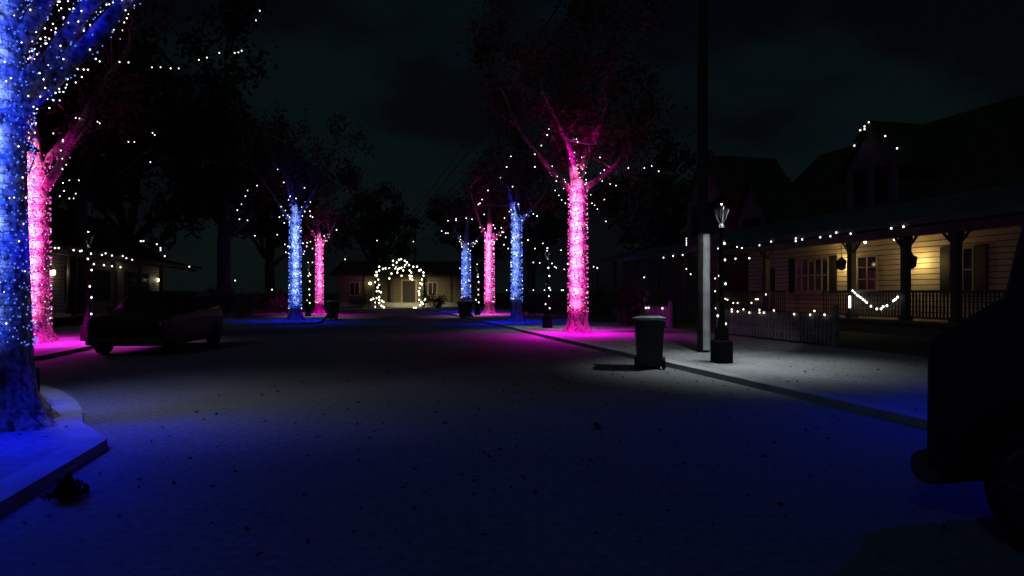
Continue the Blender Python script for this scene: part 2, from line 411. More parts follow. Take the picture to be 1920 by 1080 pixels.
def wrapped_string(base, r, z0, z1, colour, label, limbpts=(), lean=(0,0), fork=6., seed=1, pitch=.12, gap=.13, br=.022, limb_to=2, ns=10, limb_r=.38):
    """a light string wound in a helix up the trunk and along the start of the limbs"""
    rn = random.Random(seed); wire = MB(); bulbs = MB(); pts = []; ph = rn.uniform(0, 6)
    turns = (z1-z0)/pitch; per = max(10, int(2*PI*r/gap)); k = 0
    total = int(turns*per)
    for i in range(total):
        a = 2*PI*i/(per+.37); z = z0+pitch*i/per + .35*pitch*math.sin(a*1.31+ph) + .3*pitch*math.sin(a*.37+i*.021)
        rr = r*(1.04-.10*z/fork)*1.03+.022
        tt = max(0, z/fork)
        p = Vector((rr*math.cos(a)+lean[0]*tt, rr*math.sin(a)+lean[1]*tt, z))
        pts.append(p)
        q = p + Vector((rn.gauss(0,.008), rn.gauss(0,.008), rn.gauss(0,.025)))
        bulbs.cur = 1 if rn.random() < .10 else 0
        bulbs.ball(q, br*rn.uniform(.8,1.2))
    wire.tube(pts, br*.25, 4)
    for lp in limbpts:
        lp = [Vector(p) for p in lp]; wp = []
        for i in range(min(limb_to, len(lp)-1)):
            for j in range(ns):
                f = j/ns; p = lp[i].lerp(lp[i+1], f); a = (i*ns+j)*1.37
                ax = (lp[i+1]-lp[i]).normalized(); e1 = ax.orthogonal().normalized(); e2 = ax.cross(e1)
                rad = r*limb_r*(1-.76*(i+f)/7)+.03
                q = p+(e1*math.cos(a)+e2*math.sin(a))*rad
                wp.append(q)
                if rn.random() < .6:
                    bulbs.cur = 1 if rn.random() < .4 else 0
                    bulbs.ball(q, br*rn.uniform(.8,1.2))
        wire.tube(wp, br*.25, 4)
    root = thing('wrapped_string_lights', label, 'string lights', base, 0, 'string lights wound round the tree trunks')
    wire.build('wire', M['lightwire'], root)
    mats = [M['bluebulb'], M['bluewhite']] if colour == 'blue' else [M['pinkbulb'], M['pinkwhite']]
    tag(bulbs.build('bulbs', mats, root), kind='stuff')
    return root

BLUE, PINK = (.0, .004, 1.), (1., .0, .86)
def glow(base, r, z0, z1, colour, facing, power, hot, step=.45, limbs=(), limb_glow=.03, wash=0):
    """added unseen lamps around the trunk in place of bulb light, strongest towards the street"""
    f = Vector(facing); f.z = 0; f.normalize(); up = Vector((0,0,1)); base = Vector(base)
    n = max(3, int((z1-z0)/step))
    deep = (.01, .05, 1.) if colour == 'blue' else (1., .012, .60)
    pale = (.20, .38, 1.) if colour == 'blue' else (1., .31, .86)
    c = BLUE if colour == 'blue' else PINK
    for i in range(n):
        z = z0+(z1-z0)*(i+.5)/n; k = 1.1*math.sin(PI*(i+.5)/n)**.45
        p = base+f*(r+1.0)+up*z
        lamp('added_string_glow', p, hot*k*2.5*step/.45, deep, .12, 44, 1., base+up*(z+.10))
        lamp('added_string_glow', p+up*.1, hot*k*4.2*step/.45, pale, .05, 32, 1., base+up*(z+.20))
    for da in (-80, 80, 180):
        g = f.copy(); g.rotate(Matrix.Rotation(R(da), 3, 'Z'))
        for q in (.2, .5, .8):
            z = z0+(z1-z0)*q
            lamp('added_string_glow', base+g*(r+1.0)+up*z, hot*.3, c, .12, 44, 1., base+up*(z+.1))
    for da, k in ((0, 1.), (65, .7), (-65, .7), (180, .55)):
        g = f.copy(); g.rotate(Matrix.Rotation(R(da), 3, 'Z'))
        lamp('added_string_glow', base+g*(r+.30)+up*1.5, power*k*(1.25 if colour == 'blue' else 1.9), c, .10, 106, 1., base+g*(r+1.2))
    lamp('added_string_glow', base+f*(r+.5)+up*(z1-.3), min(hot, 160)*.9, c, .2, 84, 1., base+f*(r+.9)+up*(z1+3))
    g = W(1,.4) if base.dot(W(1,0)) > 0 else W(-1,.3)
    lamp('added_string_glow', base+g*(r+.3)+up*1.1, power*.6, c, .15, 52, 1., base+g*4.5-up*.1)
    if wash: lamp('added_string_glow', base+f*(r+.3)+up*3.2, wash, c, .2, 86, 1., base+f*3.9)
    for lp in limbs:
        q = Vector(lp[2])+base+f*.45; lamp('added_string_glow', q, hot*limb_glow, c, .15)

BULB = {}
def bulb_mesh(key, r):
    k = (key, round(r,3))
    if k not in BULB:
        b = MB(); b.lathe([(.001,-1.25*r),(r*.75,-.8*r),(r,0),(r*.8,.6*r),(r*.35,1.0*r)], 8)
        me = bpy.data.meshes.new('bulb'); me.from_pydata(b.v, [], b.f); me.materials.append(M[key]); BULB[k] = me
    return BULB[k]
def bulb_string(label, pts, key='warm', r=.03, wire=True, group='strings of warm white bulbs', jitter=0., name='bulb_string', sag=0.):
    pts = [Vector(p) for p in pts]; base = pts[0].copy(); r *= .88
    root = thing(name, label, 'string lights', base, 0, group)
    if wire:
        b = MB(); wp = []
        for i, p in enumerate(pts):
            wp.append(p-base+Vector((0,0,r*1.2)))
            if i+1 < len(pts) and sag: wp.append((p+pts[i+1])/2-base+Vector((0,0,r*1.2-sag)))
        b.tube(wp, .006, 4); b.build('wire', M['lightwire'], root)
    for p in pts:
        o = bpy.data.objects.new('bulb', bulb_mesh(key, r)); col.objects.link(o); o.parent = root
        o.location = p-base+Vector((rnd.gauss(0,1), rnd.gauss(0,1), rnd.gauss(0,1)))*jitter
    return root
def at(px, py, Y): return Vector(((px-960)/1250*Y, Y, EYE-(py-548)/1250*Y))

def lit_tree(kind, label, slabel, base, r, fork, limbs, leader, seed, wrap, power, hot, nleaf=4500, br=.022, leafsize=.1, step=.45, pitch=.12, facing=None, limb_glow=.014, limb_ns=10, limb_to=2, wash=0, gap=.13, **kw):
    base = Vector(base); base.x *= .935; base.y *= .935
    root, lp, ends = tree('street_tree', label, base, r, fork, limbs, leader, nleaf, seed, M['bark'], M['leaf'], 'street trees wrapped in lights', leafsize, **kw)
    wrapped_string(base, r, wrap[0], wrap[1], kind, slabel, lp, fork=fork, seed=seed, br=br, pitch=pitch, gap=gap, ns=limb_ns, limb_to=limb_to, limb_r=kw.get('limb_r', .38))
    f = Vector(facing) if facing else (Vector((0,-1,0)) + W(-.6 if base.dot(W(1,0)) > 0 else .6, 0)*.6)
    glow(base, r, wrap[0], wrap[1]+.4, kind, f, power*1.7, hot, step, lp, limb_glow, wash)
    return root, lp, ends

# right-hand row and left-hand row
lit_tree('pink', 'large tree wrapped in pink lights, closest of the right hand row, behind the wheelie bin', 'pink string lights wound up the biggest right hand trunk', (2.55,25.8,GZ), .33, 5.0,
         [(20,38,5.5,.1),(165,40,5.2,0),(75,52,4.5,.4),(255,50,4.0,.5),(330,55,4.5,.9)], 5.2, 11, (.65,5.4), 230, 150, 10000, .021)
lit_tree('blue', 'blue lit tree next to the lamp post, just beyond the large right hand pink tree', 'blue string lights on the right hand trunk left of the largest pink one', (.25,35.4,GZ), .25, 4.7,
         [(10,52,4.2,0),(150,55,4.0,.2),(270,58,3.5,.3)], 5.0, 12, (1.0,5.3), 150, 80, 3800, .028)
lit_tree('pink', 'pink lit tree with forked top between the two blue trees on the right', 'pink string lights on the trunk between the two right hand blue trunks', (-1.62,48.0,GZ), .30, 5.0,
         [(15,48,4.2,-.2),(170,46,4.2,0),(90,60,3.5,.4)], 4.5, 13, (.7,5.4), 160, 110, 3800, .034)
lit_tree('blue', 'blue lit tree with a black bin at its foot, farthest of the right hand row', 'blue string lights on the farthest right hand trunk', (-3.75,54.5,GZ), .31, 4.7,
         [(20,55,4.0,0),(160,50,4.0,.2)], 4.5, 14, (1.0,4.6), 170, 60, 3400, .036)
lit_tree('blue', 'tree wrapped in blue lights on the left verge, left of the small far pink tree', 'blue string lights on the middle left hand trunk with white bulbs around its top', (-12.1,37.2,GZ), .28, 5.0,
         [(20,50,4.6,.2),(165,45,4.8,0),(270,60,4.0,.4)], 5.0, 15, (.6,5.4), 150, 100, 4200, .028)
lit_tree('pink', 'slender tree wrapped in pink lights, farthest of the left hand row', 'pink string lights on the thin farthest left hand trunk', (-14.3,49.5,GZ), .24, 4.7,
         [(20,48,4.0,0),(160,48,4.0,.2)], 4.0, 16, (.6,4.9), 150, 75, 3200, .034)
lit_tree('pink', 'big forked tree wrapped in pink lights behind the nearest blue tree, left edge', 'pink string lights on the thick left hand trunk by the parked car', (-14.75,20.6,GZ), .37, 4.7,
         [(8,45,5.5,-.4),(60,58,4.5,.3),(170,48,4.5,0),(290,60,4,.5)], 5.0, 17, (.55,5.2), 280, 150, 5500, .021)
lit_tree('blue', 'huge trunk wrapped in blue lights at the left edge, nearest tree of the street', 'blue string lights wound round the huge nearest trunk', (-6.12,7.75,GZ), .41, 5.3,
         [(0,30,4.8,-2.05),(12,40,4.5,-1.75),(-8,50,4.5,-1.5),(6,60,4.5,-1.1),(-25,68,4.0,-.9),(40,66,4.5,.1),(100,55,5,.2),(200,45,4.5,.1),(300,66,4,.2)], 5.0, 18, (.85,5.5), 125, 330, 8500, .010, leafsize=.08, step=.45, pitch=.06, facing=(.3,-1,0), gap=.085, limb_glow=.02, limb_ns=45, limb_to=5, limb_r=.27, wash=360)
# extra blue tree, added out of view to throw blue light on the near road
lit_tree('blue', 'added blue lit tree right of the black van, out of view, for its light on the road', 'blue string lights on the added trunk beside the black van', W(10.0,6.6,GZ), .36, 4.6,
         [(150,50,4.2,0),(100,40,5.0,.2),(40,50,4.5,.3)], 4.5, 19, (.6,4.8), 40, 30, 3500, .02, step=1.2, pitch=.2, facing=(-.97,-.30,0), wash=230)

# bulbs strung through the crowns
def crown_string(label, px, Y, dj=.8, r=.03, key='cool'):
    rn = random.Random(len(label)*7+int(Y))
    bulb_string(label, [at(x, y, .935*Y+rn.uniform(-dj, dj)) for x, y in px], key, r*.64, group='bulbs strung through the tree crowns', wire=True)
crown_string('sparse bulbs hanging in a line under the near left boughs', [(180,22),(205,8),(240,26),(233,42),(229,57),(225,73),(224,116),(241,117),(285,126),(301,126),(320,128),(335,128),(373,112),(388,108),(411,99),(440,99),(447,98),(453,95)], 9.5, .5, .014, 'warm')
crown_string('two lone bulbs high in the dark boughs, top left', [(480,38),(487,20),(506,-12)], 9.5, .4, .014, 'warm')
crown_string('white bulbs over the left pink tree, short drooping line', [(60,232),(100,250),(118,262),(142,221),(149,222),(183,228),(187,231),(241,266),(252,266),(286,249),(290,253),(282,304)], 19.5, .7, .024)
crown_string('white bulbs on the right side bough of the left pink tree', [(118,343),(130,338),(148,338),(120,358),(112,368),(130,372),(142,363),(138,372)], 20, .5, .022)
crown_string('white bulbs arching over the left blue tree', [(445,394),(449,411),(464,413),(453,383),(460,368),(464,357),(482,348),(521,317),(532,342),(540,357),(544,368),(547,379),(555,372),(571,352),(571,396),(567,405),(581,396),(582,405),(586,407)], 37, 1., .042)
crown_string('white bulbs among the twigs beside the left blue trunk', [(478,442),(520,440),(534,458),(540,462),(536,473),(541,475),(568,456),(576,455),(582,453),(575,462),(571,471),(569,476),(524,407),(533,418),(631,431),(608,442),(596,449),(586,466),(647,486),(586,492),(582,515)], 37.5, 1., .042)
crown_string('white bulbs spread over the top of the largest pink tree', [(1056,201),(1056,238),(1029,242),(1026,253),(1015,273),(1076,261),(1081,261),(1083,266),(1003,289),(1015,299),(1003,313),(958,293),(950,313),(1125,295),(1133,319),(1178,315),(1208,315),(1222,311),(1235,321)], 25.5, 1.3, .03)
crown_string('white bulbs on the fork of the largest pink tree', [(1092,317),(1086,324),(1098,324),(1087,333),(1060,341),(1041,357),(1048,366),(1053,375),(1060,381),(1068,384),(1144,345),(1155,348),(1115,385),(1133,374),(1120,392),(1108,365),(1099,337),(1110,381)], 25, .5, .026)
crown_string('white bulbs in the branches over the right blue tree', [(938,333),(931,344),(915,357),(961,350),(904,374),(900,381),(897,383),(972,383),(908,402),(946,409),(1000,401),(1007,405),(1136,415),(940,427),(925,422),(928,428)], 35, 1.2, .04)
crown_string('white bulbs hanging between the right blue tree and the lamp post', [(990,450),(1003,466),(1018,456),(1026,470),(1052,469),(1000,492),(1012,493),(1035,494),(1040,500),(1043,502),(1058,505),(1064,495),(1113,500),(1120,502),(948,445),(945,459),(953,466),(958,492)], 33, 1.5, .038)
crown_string('low white bulbs on the hedge behind the right blue tree', [(950,544),(975,560),(1000,544),(1021,544),(1032,544),(1053,544),(1056,544),(1026,520)], 36, .8, .04)
crown_string('white bulbs low left in the crown of the far right trees', [(828,433),(836,437),(840,414),(855,410),(855,413),(874,409),(885,411),(866,463),(878,457),(878,467),(862,503)], 48, 1.5, .05)
crown_string('three scattered bulbs high over the far house', [(707,451),(775,453),(840,437)], 56, 1., .055)

crown_string('fine spray of white dots on the lower boughs of the huge blue tree', [(x/2.7, y/2.7) for x, y in [(383,268),(424,266),(455,250),(342,286),(362,298),(321,299),(281,322),(321,333),(372,338),(393,349),(424,352),(445,352),(362,370),(321,370),(281,378),(311,398),(342,400),(414,389),(383,417),(265,423),(229,445),(332,443),(281,470),(301,465),(321,465),(240,500),(270,507),(301,507),(250,547),(188,551),(178,403),(240,388),(200,370),(165,383),(485,298),(505,310)]], 7.9, .35, .013)
crown_string('scattered white dots high in the near blue tree, top left corner', [(x/2.7, y/2.7) for x, y in [(115,28),(125,75),(68,95),(95,132),(157,172),(130,216),(162,258),(210,60),(228,85),(240,98),(268,120),(322,88),(300,52),(310,42),(352,46),(372,43),(412,62),(424,46),(383,73),(355,113),(322,126),(332,150),(302,156),(281,163),(258,150),(230,188),(250,196),(229,205),(229,220),(205,232),(188,275),(455,14),(344,5),(302,8)]], 8.2, .5, .013)
# dark trees behind the houses and overhead
def dark_tree(label, base, r, fork, H, spread, nleaf, seed, leafm=None, leafsize=.3, cat='background_tree'):
    n = 5; limbs = [(360/n*i+seed*31 % 60, 38+7*(i % 3), spread*(.85+.1*(i % 3)), .3*i) for i in range(n)]
    tree(cat, label, base, r, fork, limbs, H-fork, nleaf, seed, M['darkbark'], leafm or M['green'], 'dark trees behind the houses', leafsize, spreadleaf=.75)
dark_tree('tall unlit tree behind the left house', (-30,52,GZ), .5, 5, 19, 9, 5200, 31)
dark_tree('unlit round tree rising beyond the left blue tree', (-24,66,GZ), .5, 4, 16, 8, 4600, 32)
dark_tree('unlit tree behind the far end house, left of the arch', (-17,82,GZ), .5, 4, 15, 8, 4600, 33)
dark_tree('unlit tree behind the far end house, right of the arch', (-5,86,GZ), .5, 4, 13, 8, 4600, 34)
dark_tree('unlit tree behind the far right blue tree', (2,70,GZ), .5, 4, 15, 7, 4600, 35)
dark_tree('unlit tree between the largest pink tree and the gabled houses', (10.5,50,GZ), .4, 3.5, 13, 5.5, 4200, 36, M['leaf'])
dark_tree('unlit tree standing over the left parked car', (-26,36,GZ), .45, 5, 17, 8, 5200, 37)
dark_tree('unlit tree farthest left, behind the pink trunk', (-27,29,GZ), .45, 5, 15, 6, 4200, 38)

dark_tree('unlit tree over the far end of the left house', (-19,44,GZ), .45, 5, 17, 7, 5600, 39)
dark_tree('unlit tree just above the roof of the left house', (-21.5,33,GZ), .45, 6, 16, 7, 5600, 40)
# ------------------------------------------------------------------ shrubs and hedges
def shrub(label, base, sx, sy, sz, n, seed, size=.09, name='hedge'):
    rn = random.Random(seed); root = thing(name, label, 'hedge', base, 0, 'hedges along the front gardens')
    b = MB(); lobes = [(rn.uniform(-.75,.75)*sx, rn.uniform(-.7,.7)*sy, rn.uniform(.35,.8)*sz, rn.uniform(.3,.5)) for _ in range(14)]
    for i in range(n):
        lx, ly, lz, lr = rn.choice(lobes)
        d = Vector((rn.gauss(0,1), rn.gauss(0,1), rn.gauss(0,1))).normalized()*rn.uniform(.55,1.05)
        p = Vector((lx+d.x*lr*sx, ly+d.y*lr*sy, max(.03, lz+d.z*lr*sz)))
        b.leafquad(p, size, rn)
    b.build('foliage', M['shrub'], root)
    s = MB()
    for i in range(9):
        x, y = rn.uniform(-.7,.7)*sx, rn.uniform(-.7,.7)*sy
        s.tube([(x,y,0),(x*1.05+.05,y*1.05,sz*.4),(x*1.15,y*1.1,sz*.75)], [.025,.018,.008], 5)
    s.build('stems', M['darkbark'], root)
shrub('rounded hedge lit blue at the right end of the parked car', (-16.6,38.2,GZ), 1.5,1.1,1.5, 2600, 51)
shrub('small bush lit pink left of the left blue tree', (-17.2,47.5,GZ), 1.2,1.0,1.45, 1800, 52)
shrub('hedge lit pink behind the right lamp post, right of the blue tree', (1.5,40.0,GZ), 1.5,1.0,1.5, 2400, 53)
shrub('dark hedge tinged blue behind the largest pink tree', (4.3,33.2,GZ), 1.3,1.1,1.6, 2400, 54)
shrub('bushy shrub lit purple at the left end of the picket fence', W(11.9,27.4,GZ), .7,.9,1.45, 2000, 55)
shrub('low bush lit by the arch, beside its right foot', (-7.2,61.5,GZ), 1.2,.8,1.3, 1300, 56)
shrub('dark bush in front of the far house, left of the arch', (-13.9,61.5,GZ), 1.3,.8,1.25, 1300, 57)

# ------------------------------------------------------------------ lamp posts
def make_lamp_post(label, base):
    root = thing('lamp_post', label, 'lamp post', base, ANG, 'lantern lamp posts along the street')
    b = MB(); b.box(-.165,.165,-.165,.165,0,.42); b.frustum(0,0,.42,.47,.175,.175,.15,.15); b.build('plinth', M['stone'], root, bevel=.012)
    b = MB(); b.frustum(0,0,.47,.72,.105,.105,.09,.09); b.lathe([(.095,.72),(.08,.78),(.065,.86),(.055,1.0),(.05,2.7),(.06,2.78),(.045,2.83),(.03,2.86)], 14)
    b.build('shaft', M['iron'], root)
    b = MB()
    for sx in (-1,1):
        for sy in (-1,1): b.tube([(sx*.012,sy*.012,2.84),(sx*.07,sy*.07,2.98),(sx*.135,sy*.135,3.28)], .010, 5)
    b.frustum(0,0,3.28,3.31,.16,.16,.16,.16); b.frustum(0,0,3.31,3.44,.15,.15,.04,.04); b.lathe([(.02,3.44),(.028,3.48),(.012,3.52),(.004,3.58)], 8)
    lan = b.build('lantern', M['lantern_dark'], root)
    g = MB(); g.add([(-.075,-.075,3.0),(.075,-.075,3.0),(.075,.075,3.0),(-.075,.075,3.0),(-.13,-.13,3.277),(.13,-.13,3.277),(.13,.13,3.277),(-.13,.13,3.277)],
                    [(0,1,5,4),(1,2,6,5),(2,3,7,6),(3,0,4,7)])
    g.build('glass', M['clearglass'], lan)
    c = MB(); c.lathe([(.008,3.275),(.016,3.268),(.018,3.262),(.012,3.255),(.006,3.25)], 8); c.build('bulb', M['lampbulb'], lan)
    return root
posts = [(W(7.85,13.25,GZ), 'black lantern lamp post on a square block beside the utility pole', 'white bulbs spiralling up the lamp post beside the utility pole'),
         ((1.55,29.2,GZ), 'black lantern lamp post between the blue tree and the largest pink tree', 'white bulbs on the lamp post left of the largest pink tree'),
         ((-2.4,46.0,GZ), 'slim far lamp post just left of the right hand forked pink tree', 'white bulbs on the far lamp post by the small pink tree'),
         ((-13.3,43.5,GZ), 'far lamp post between the left blue and the left small pink tree', 'white bulbs on the lamp post between the two left far trees'),
         ((-13.6,21.4,GZ), 'lamp post standing at the front of the parked car', 'white bulbs spiralling up the lamp post by the parked car'),
         ((-6.72,9.1,GZ), 'lamp post half hidden behind the huge blue trunk', 'white bulbs on the lamp post behind the huge blue trunk')]
proto = None
for i, (p, lab, slab) in enumerate(posts):
    p = Vector(p); p.x *= .935; p.y *= .935
    if proto is None: proto = make_lamp_post(lab, p)
    else: copy_thing(proto, p, ANG, lab)
    rad = .07+.004*p.y/10; n = 12
    bulb_string(slab, [p+Vector((math.cos(k*2.4)*rad*1.1, math.sin(k*2.4)*rad*1.1, .8+k*.165)) for k in range(n) if k*7 % 5 < 3], 'warm' if i in (0,3) else 'cool', .014+.0007*p.y, group='bulbs spiralling up the lamp posts')
    tow = W(.15,-.25) if i == 0 else W(-.3,-.4) if i in (1,2) else W(.5,-.1) if i != 5 else W(1.7,.5)
    lo = p+tow.normalized()*.03+Vector((0,0,3.235)); LC = (.84,.94,1.)
    lamp('lantern_light', lo, (600,250,250,250,120,150)[i], LC, .06, 104, 1., p+tow)
    if i == 0:
        lamp('lantern_light', lo, 16, LC, .06, 146, .6, lo-Vector((0,0,1)))
        lamp('lantern_light', lo+W(.1,.1), 210, LC, .05, 60, .2, W(8.2,14.7,1.45))

# ------------------------------------------------------------------ utility poles and wires
def utility_pole(label, base, guard):
    root = thing('utility_pole', label, 'utility pole', base, ANG, 'wooden utility poles')
    b = MB(); b.tube([(0,0,-.05),(0,0,3),(0,0,7),(0,0,12.1)], [.135,.13,.12,.10], 16); b.build('pole', M['wood'], root, smooth=True)
    b = MB(); b.box(-1.4,1.4,-.20,-.08,11.3,11.45); b.build('crossarm', M['wood'], root)
    for x in (-1.25,-.6,.6,1.25):
        b = MB(); b.lathe([(.02,11.45),(.02,11.52),(.05,11.54),(.05,11.60),(.03,11.62),(.045,11.66),(.01,11.70)], 10, (x,-.14,0)); b.build('insulator', M['lens'], root)
    if guard:
        b = MB()    # half-round conduit guard strapped to the pole
        pr = [(math.cos(R(a))*.095, math.sin(R(a))*.085) for a in range(0,181,12)]
        poly = [(x,-.118-y) for x, y in pr]; b.prism([(-.108,-.118),(.108,-.118)]+[(.108,-.126)]+poly+[(-.108,-.126)], 'z', .06, 2.85)
        g = b.build('conduit_guard', M['guard'], root)
        g.rotation_euler = (0,0,R(16))
        for z in (.35,1.15,1.95,2.7):
            s = MB(); s.tube([(math.cos(R(a))*.142, math.sin(R(a))*.142, z) for a in range(-10,200,14)], .008, 5); s.build('strap', M['iron'], g)
    return root
utility_pole('tall wooden utility pole with pale grey cable guard up its foot', W(8.2,14.7,GZ), True)
utility_pole('distant utility pole hidden among the far tree crowns', W(8.2,96,GZ), False)
for x, lab in ((-1.25,'outermost street side overhead wire'), (-.6,'second overhead wire from the street side'), (.6,'second overhead wire from the house side'), (1.25,'outermost house side overhead wire')):
    b = MB(); o = W(8.2+x, 14.56, GZ+11.7); pts = []
    for i in range(25):
        s = -14+ (95.86+14)*i/24
        span = (s-14.56)/81.3 if s > 14.56 else (s-14.56)/42.3+1
        z = GZ+11.7-4*.55*span*(1-span)
        pts.append(W(8.2+x, s, z)-o)
    b.tube(pts, .034, 5)
    tag(b.build('overhead_wire', M['wire'], loc=o), lab+' running from pole to pole', 'overhead wire', 'overhead wires along the street')

# ------------------------------------------------------------------ wheelie bins
def make_bin(label, loc, rz):
    root = thing('wheelie_bin', label, 'wheelie bin', loc, rz, 'black wheelie bins')
    b = MB()     # front is -y, wheels at +y
    b.frustum(0,-.02,.05,.86,.24,.27,.285,.34,0,-.02)
    b.frustum(0,-.04,.86,.97,.30,.36,.31,.375)
    b.box(-.20,.20,-.392,-.372,.30,.62)
    for x in (-.17,.17): b.box(x-.05,x+.05,-.24,-.14,0,.05)
    b.build('body', M['plastic'], root, bevel=.02)
    b = MB(); b.add([(-.335,-.43,.985),(.335,-.43,.985),(.335,.37,1.0),(-.335,.37,1.0),(-.335,-.43,1.015),(.335,-.43,1.015),(.335,.37,1.035),(-.335,.37,1.035),(-.2,-.25,1.05),(.2,-.25,1.05),(.2,.25,1.075),(-.2,.25,1.075)],
               [(0,3,2,1),(0,1,5,4),(1,2,6,5),(2,3,7,6),(3,0,4,7),(4,5,9,8),(5,6,10,9),(6,7,11,10),(7,4,8,11),(8,9,10,11)])
    b.build('lid', M['lid'], root, bevel=.008)
    b = MB(); b.tube([(-.27,.34,.96),(-.27,.44,.99),(.27,.44,.99),(.27,.34,.96)], .018, 8); b.build('handle', M['plastic'], root)
    for sx in (-1,1):
        b = MB(); b.tube([(sx*.245,.24,.125),(sx*.25,.24,.125),(sx*.30,.24,.125),(sx*.305,.24,.125)], [.10,.125,.125,.10], 18)
        b.build('wheel', M['rubber'], root)
    return root
bn = make_bin('black wheelie bin with pale lid at the kerb, left of the utility pole', (2.82,13.7,0), ANG+R(158))
copy_thing(bn, (-10.35,38.4,0), ANG+R(20), 'black wheelie bin standing right of the left slim pink tree')
copy_thing(bn, (-2.78,39.8,0), ANG+R(-70), 'black wheelie bin in front of the farthest right hand blue tree')

# ------------------------------------------------------------------ picket fences
def picket_fence(label, s0, s1, t=12.1):
    base = W(t, s0, GZ); root = thing('picket_fence', label, 'fence', base, ANG, 'weathered picket fences'); ln = s1-s0
    r = MB()
    for z in (.28,.72): r.box(.02,.06,0,ln,z,z+.08)
    r.build('rails', M['picket'], root)
    n = int(ln/.155); pk = MB()
    for i in range(n):
        y = .09+i*(ln-.2)/(n-1); h = .90+rnd.uniform(-.02,.02)
        pk.prism([(y-.04,.08),(y+.04,.08),(y+.04,h-.06),(y,h),(y-.04,h-.06)], 'x', -.004, .018)
    pk.build('pickets', M['picket'], root)
    for y in (0, ln):
        p = MB(); p.box(-.045,.075,y-.06,y+.06,0,1.05); p.frustum(.015,y,1.05,1.12,.07,.07,.015,.015); p.build('post', M['picket'], root)
    return root
sA0, _ = along((1566-960)/1250, 12.1); sA1, _ = along((1346-960)/1250, 12.1)
sB0, _ = along((1256-960)/1250, 12.1); sB1, _ = along((1160-960)/1250, 12.1)
picket_fence('grey picket fence in front of the porch house', sA0, sA1)
picket_fence('picket fence lit purple behind the wheelie bin', sB0, sB1)
fl = [(1330,581),(1342,578),(1372,580),(1372,584),(1383,584),(1394,580),(1405,586),(1424,581),(1424,586),(1432,586),(1451,582),(1489,589),(1519,590),(1527,583),(1546,590)]
pts = []
for x, y in fl:
    s, Y = along((x-960)/1250, 12.06); p = W(12.06, s); pts.append(Vector((p.x, p.y, EYE-(y-548)/1250*Y)))
bulb_string('warm bulbs draped along the top of the grey picket fence', pts, 'warm', .026)
pts = []
for x, y in [(1168,575),(1172,575),(1177,575),(1185,574),(1211,577),(1216,577),(1242,578)]:
    s, Y = along((x-960)/1250, 12.06); p = W(12.06, s); pts.append(Vector((p.x, p.y, EYE-(y-548)/1250*Y)))
bulb_string('white bulbs along the top of the purple lit fence', pts, 'cool', .035)

# ------------------------------------------------------------------ houses
def window(root, t, s0, s1, z0, z1, face=-1, cols=3, rows=2, framem=None, shutters=True, panem=None):
    """a window on a wall whose outside looks towards face*t"""
    fm = framem or M['paletrim']; d = .05*face
    f = MB(); a, b = sorted((t, t+d)); w = .07
    f.box(a,b,s0,s1,z0,z0+w); f.box(a,b,s0,s1,z1-w,z1); f.box(a,b,s0,s0+w,z0+w,z1-w); f.box(a,b,s1-w,s1,z0+w,z1-w)
    a2, b2 = sorted((t, t+d*.8))
    for i in range(1, cols):
        y = s0+(s1-s0)*i/cols; f.box(a2,b2,y-.025,y+.025,z0+w,z1-w)
    for i in range(1, rows):
        z = z0+(z1-z0)*i/rows; f.box(a2+.003,b2-.003,s0+w,s1-w,z-.02,z+.02)
    fr = f.build('window', fm, root)
    p = MB(); a3, b3 = sorted((t+.002*face, t+d*.35)); p.box(a3,b3,s0+w,s1-w,z0+w,z1-w); p.build('pane', panem or M['pane'], fr)
    q = MB(); a4, b4 = sorted((t, t+d*2)); q.box(a4,b4,s0-.06,s1+.06,z0-.07,z0-.002); q.build('sill', fm, fr)
    if shutters:
        for (u0,u1) in ((s0-.48,s0-.03),(s1+.03,s1+.48)):
            h = MB(); a5, b5 = sorted((t, t+.045*face)); h.box(a5,b5,u0,u1,z0-.05,z1+.05)
            for k in range(14):
                z = z0+(z1-z0)*(k+.3)/14; c5, e5 = sorted((t+.045*face, t+.06*face)); h.box(c5,e5,u0+.06,u1-.06,z,z+.05)
            h.build('shutter', M['shutter'], root)
def railing(root, t, s0, s1, z0, z1, m):
    b = MB(); b.box(t-.04,t+.04,s0,s1,z1-.07,z1); b.box(t-.03,t+.03,s0,s1,z0+.08,z0+.14)
    n = max(3, int((s1-s0)/.13))
    for i in range(n):
        y = s0+(s1-s0)*(i+.5)/n; b.box(t-.02,t+.02,y-.02,y+.02,z0+.14,z1-.07)
    b.build('railing', m, root)
def gable_roof(root, t0, t1, s0, s1, z0, zr, m, over=.4, th=.14):
    tm = (t0+t1)/2; k = (zr-z0)/(tm-t0); b = MB()
    b.prism([(t0-over,z0-over*k),(tm,zr),(t1+over,z0-over*k),(t1+over,z0-over*k+th),(tm,zr+th),(t0-over,z0-over*k+th)], 'y', s0-over, s1+over)
    return b.build('roof', m, root)
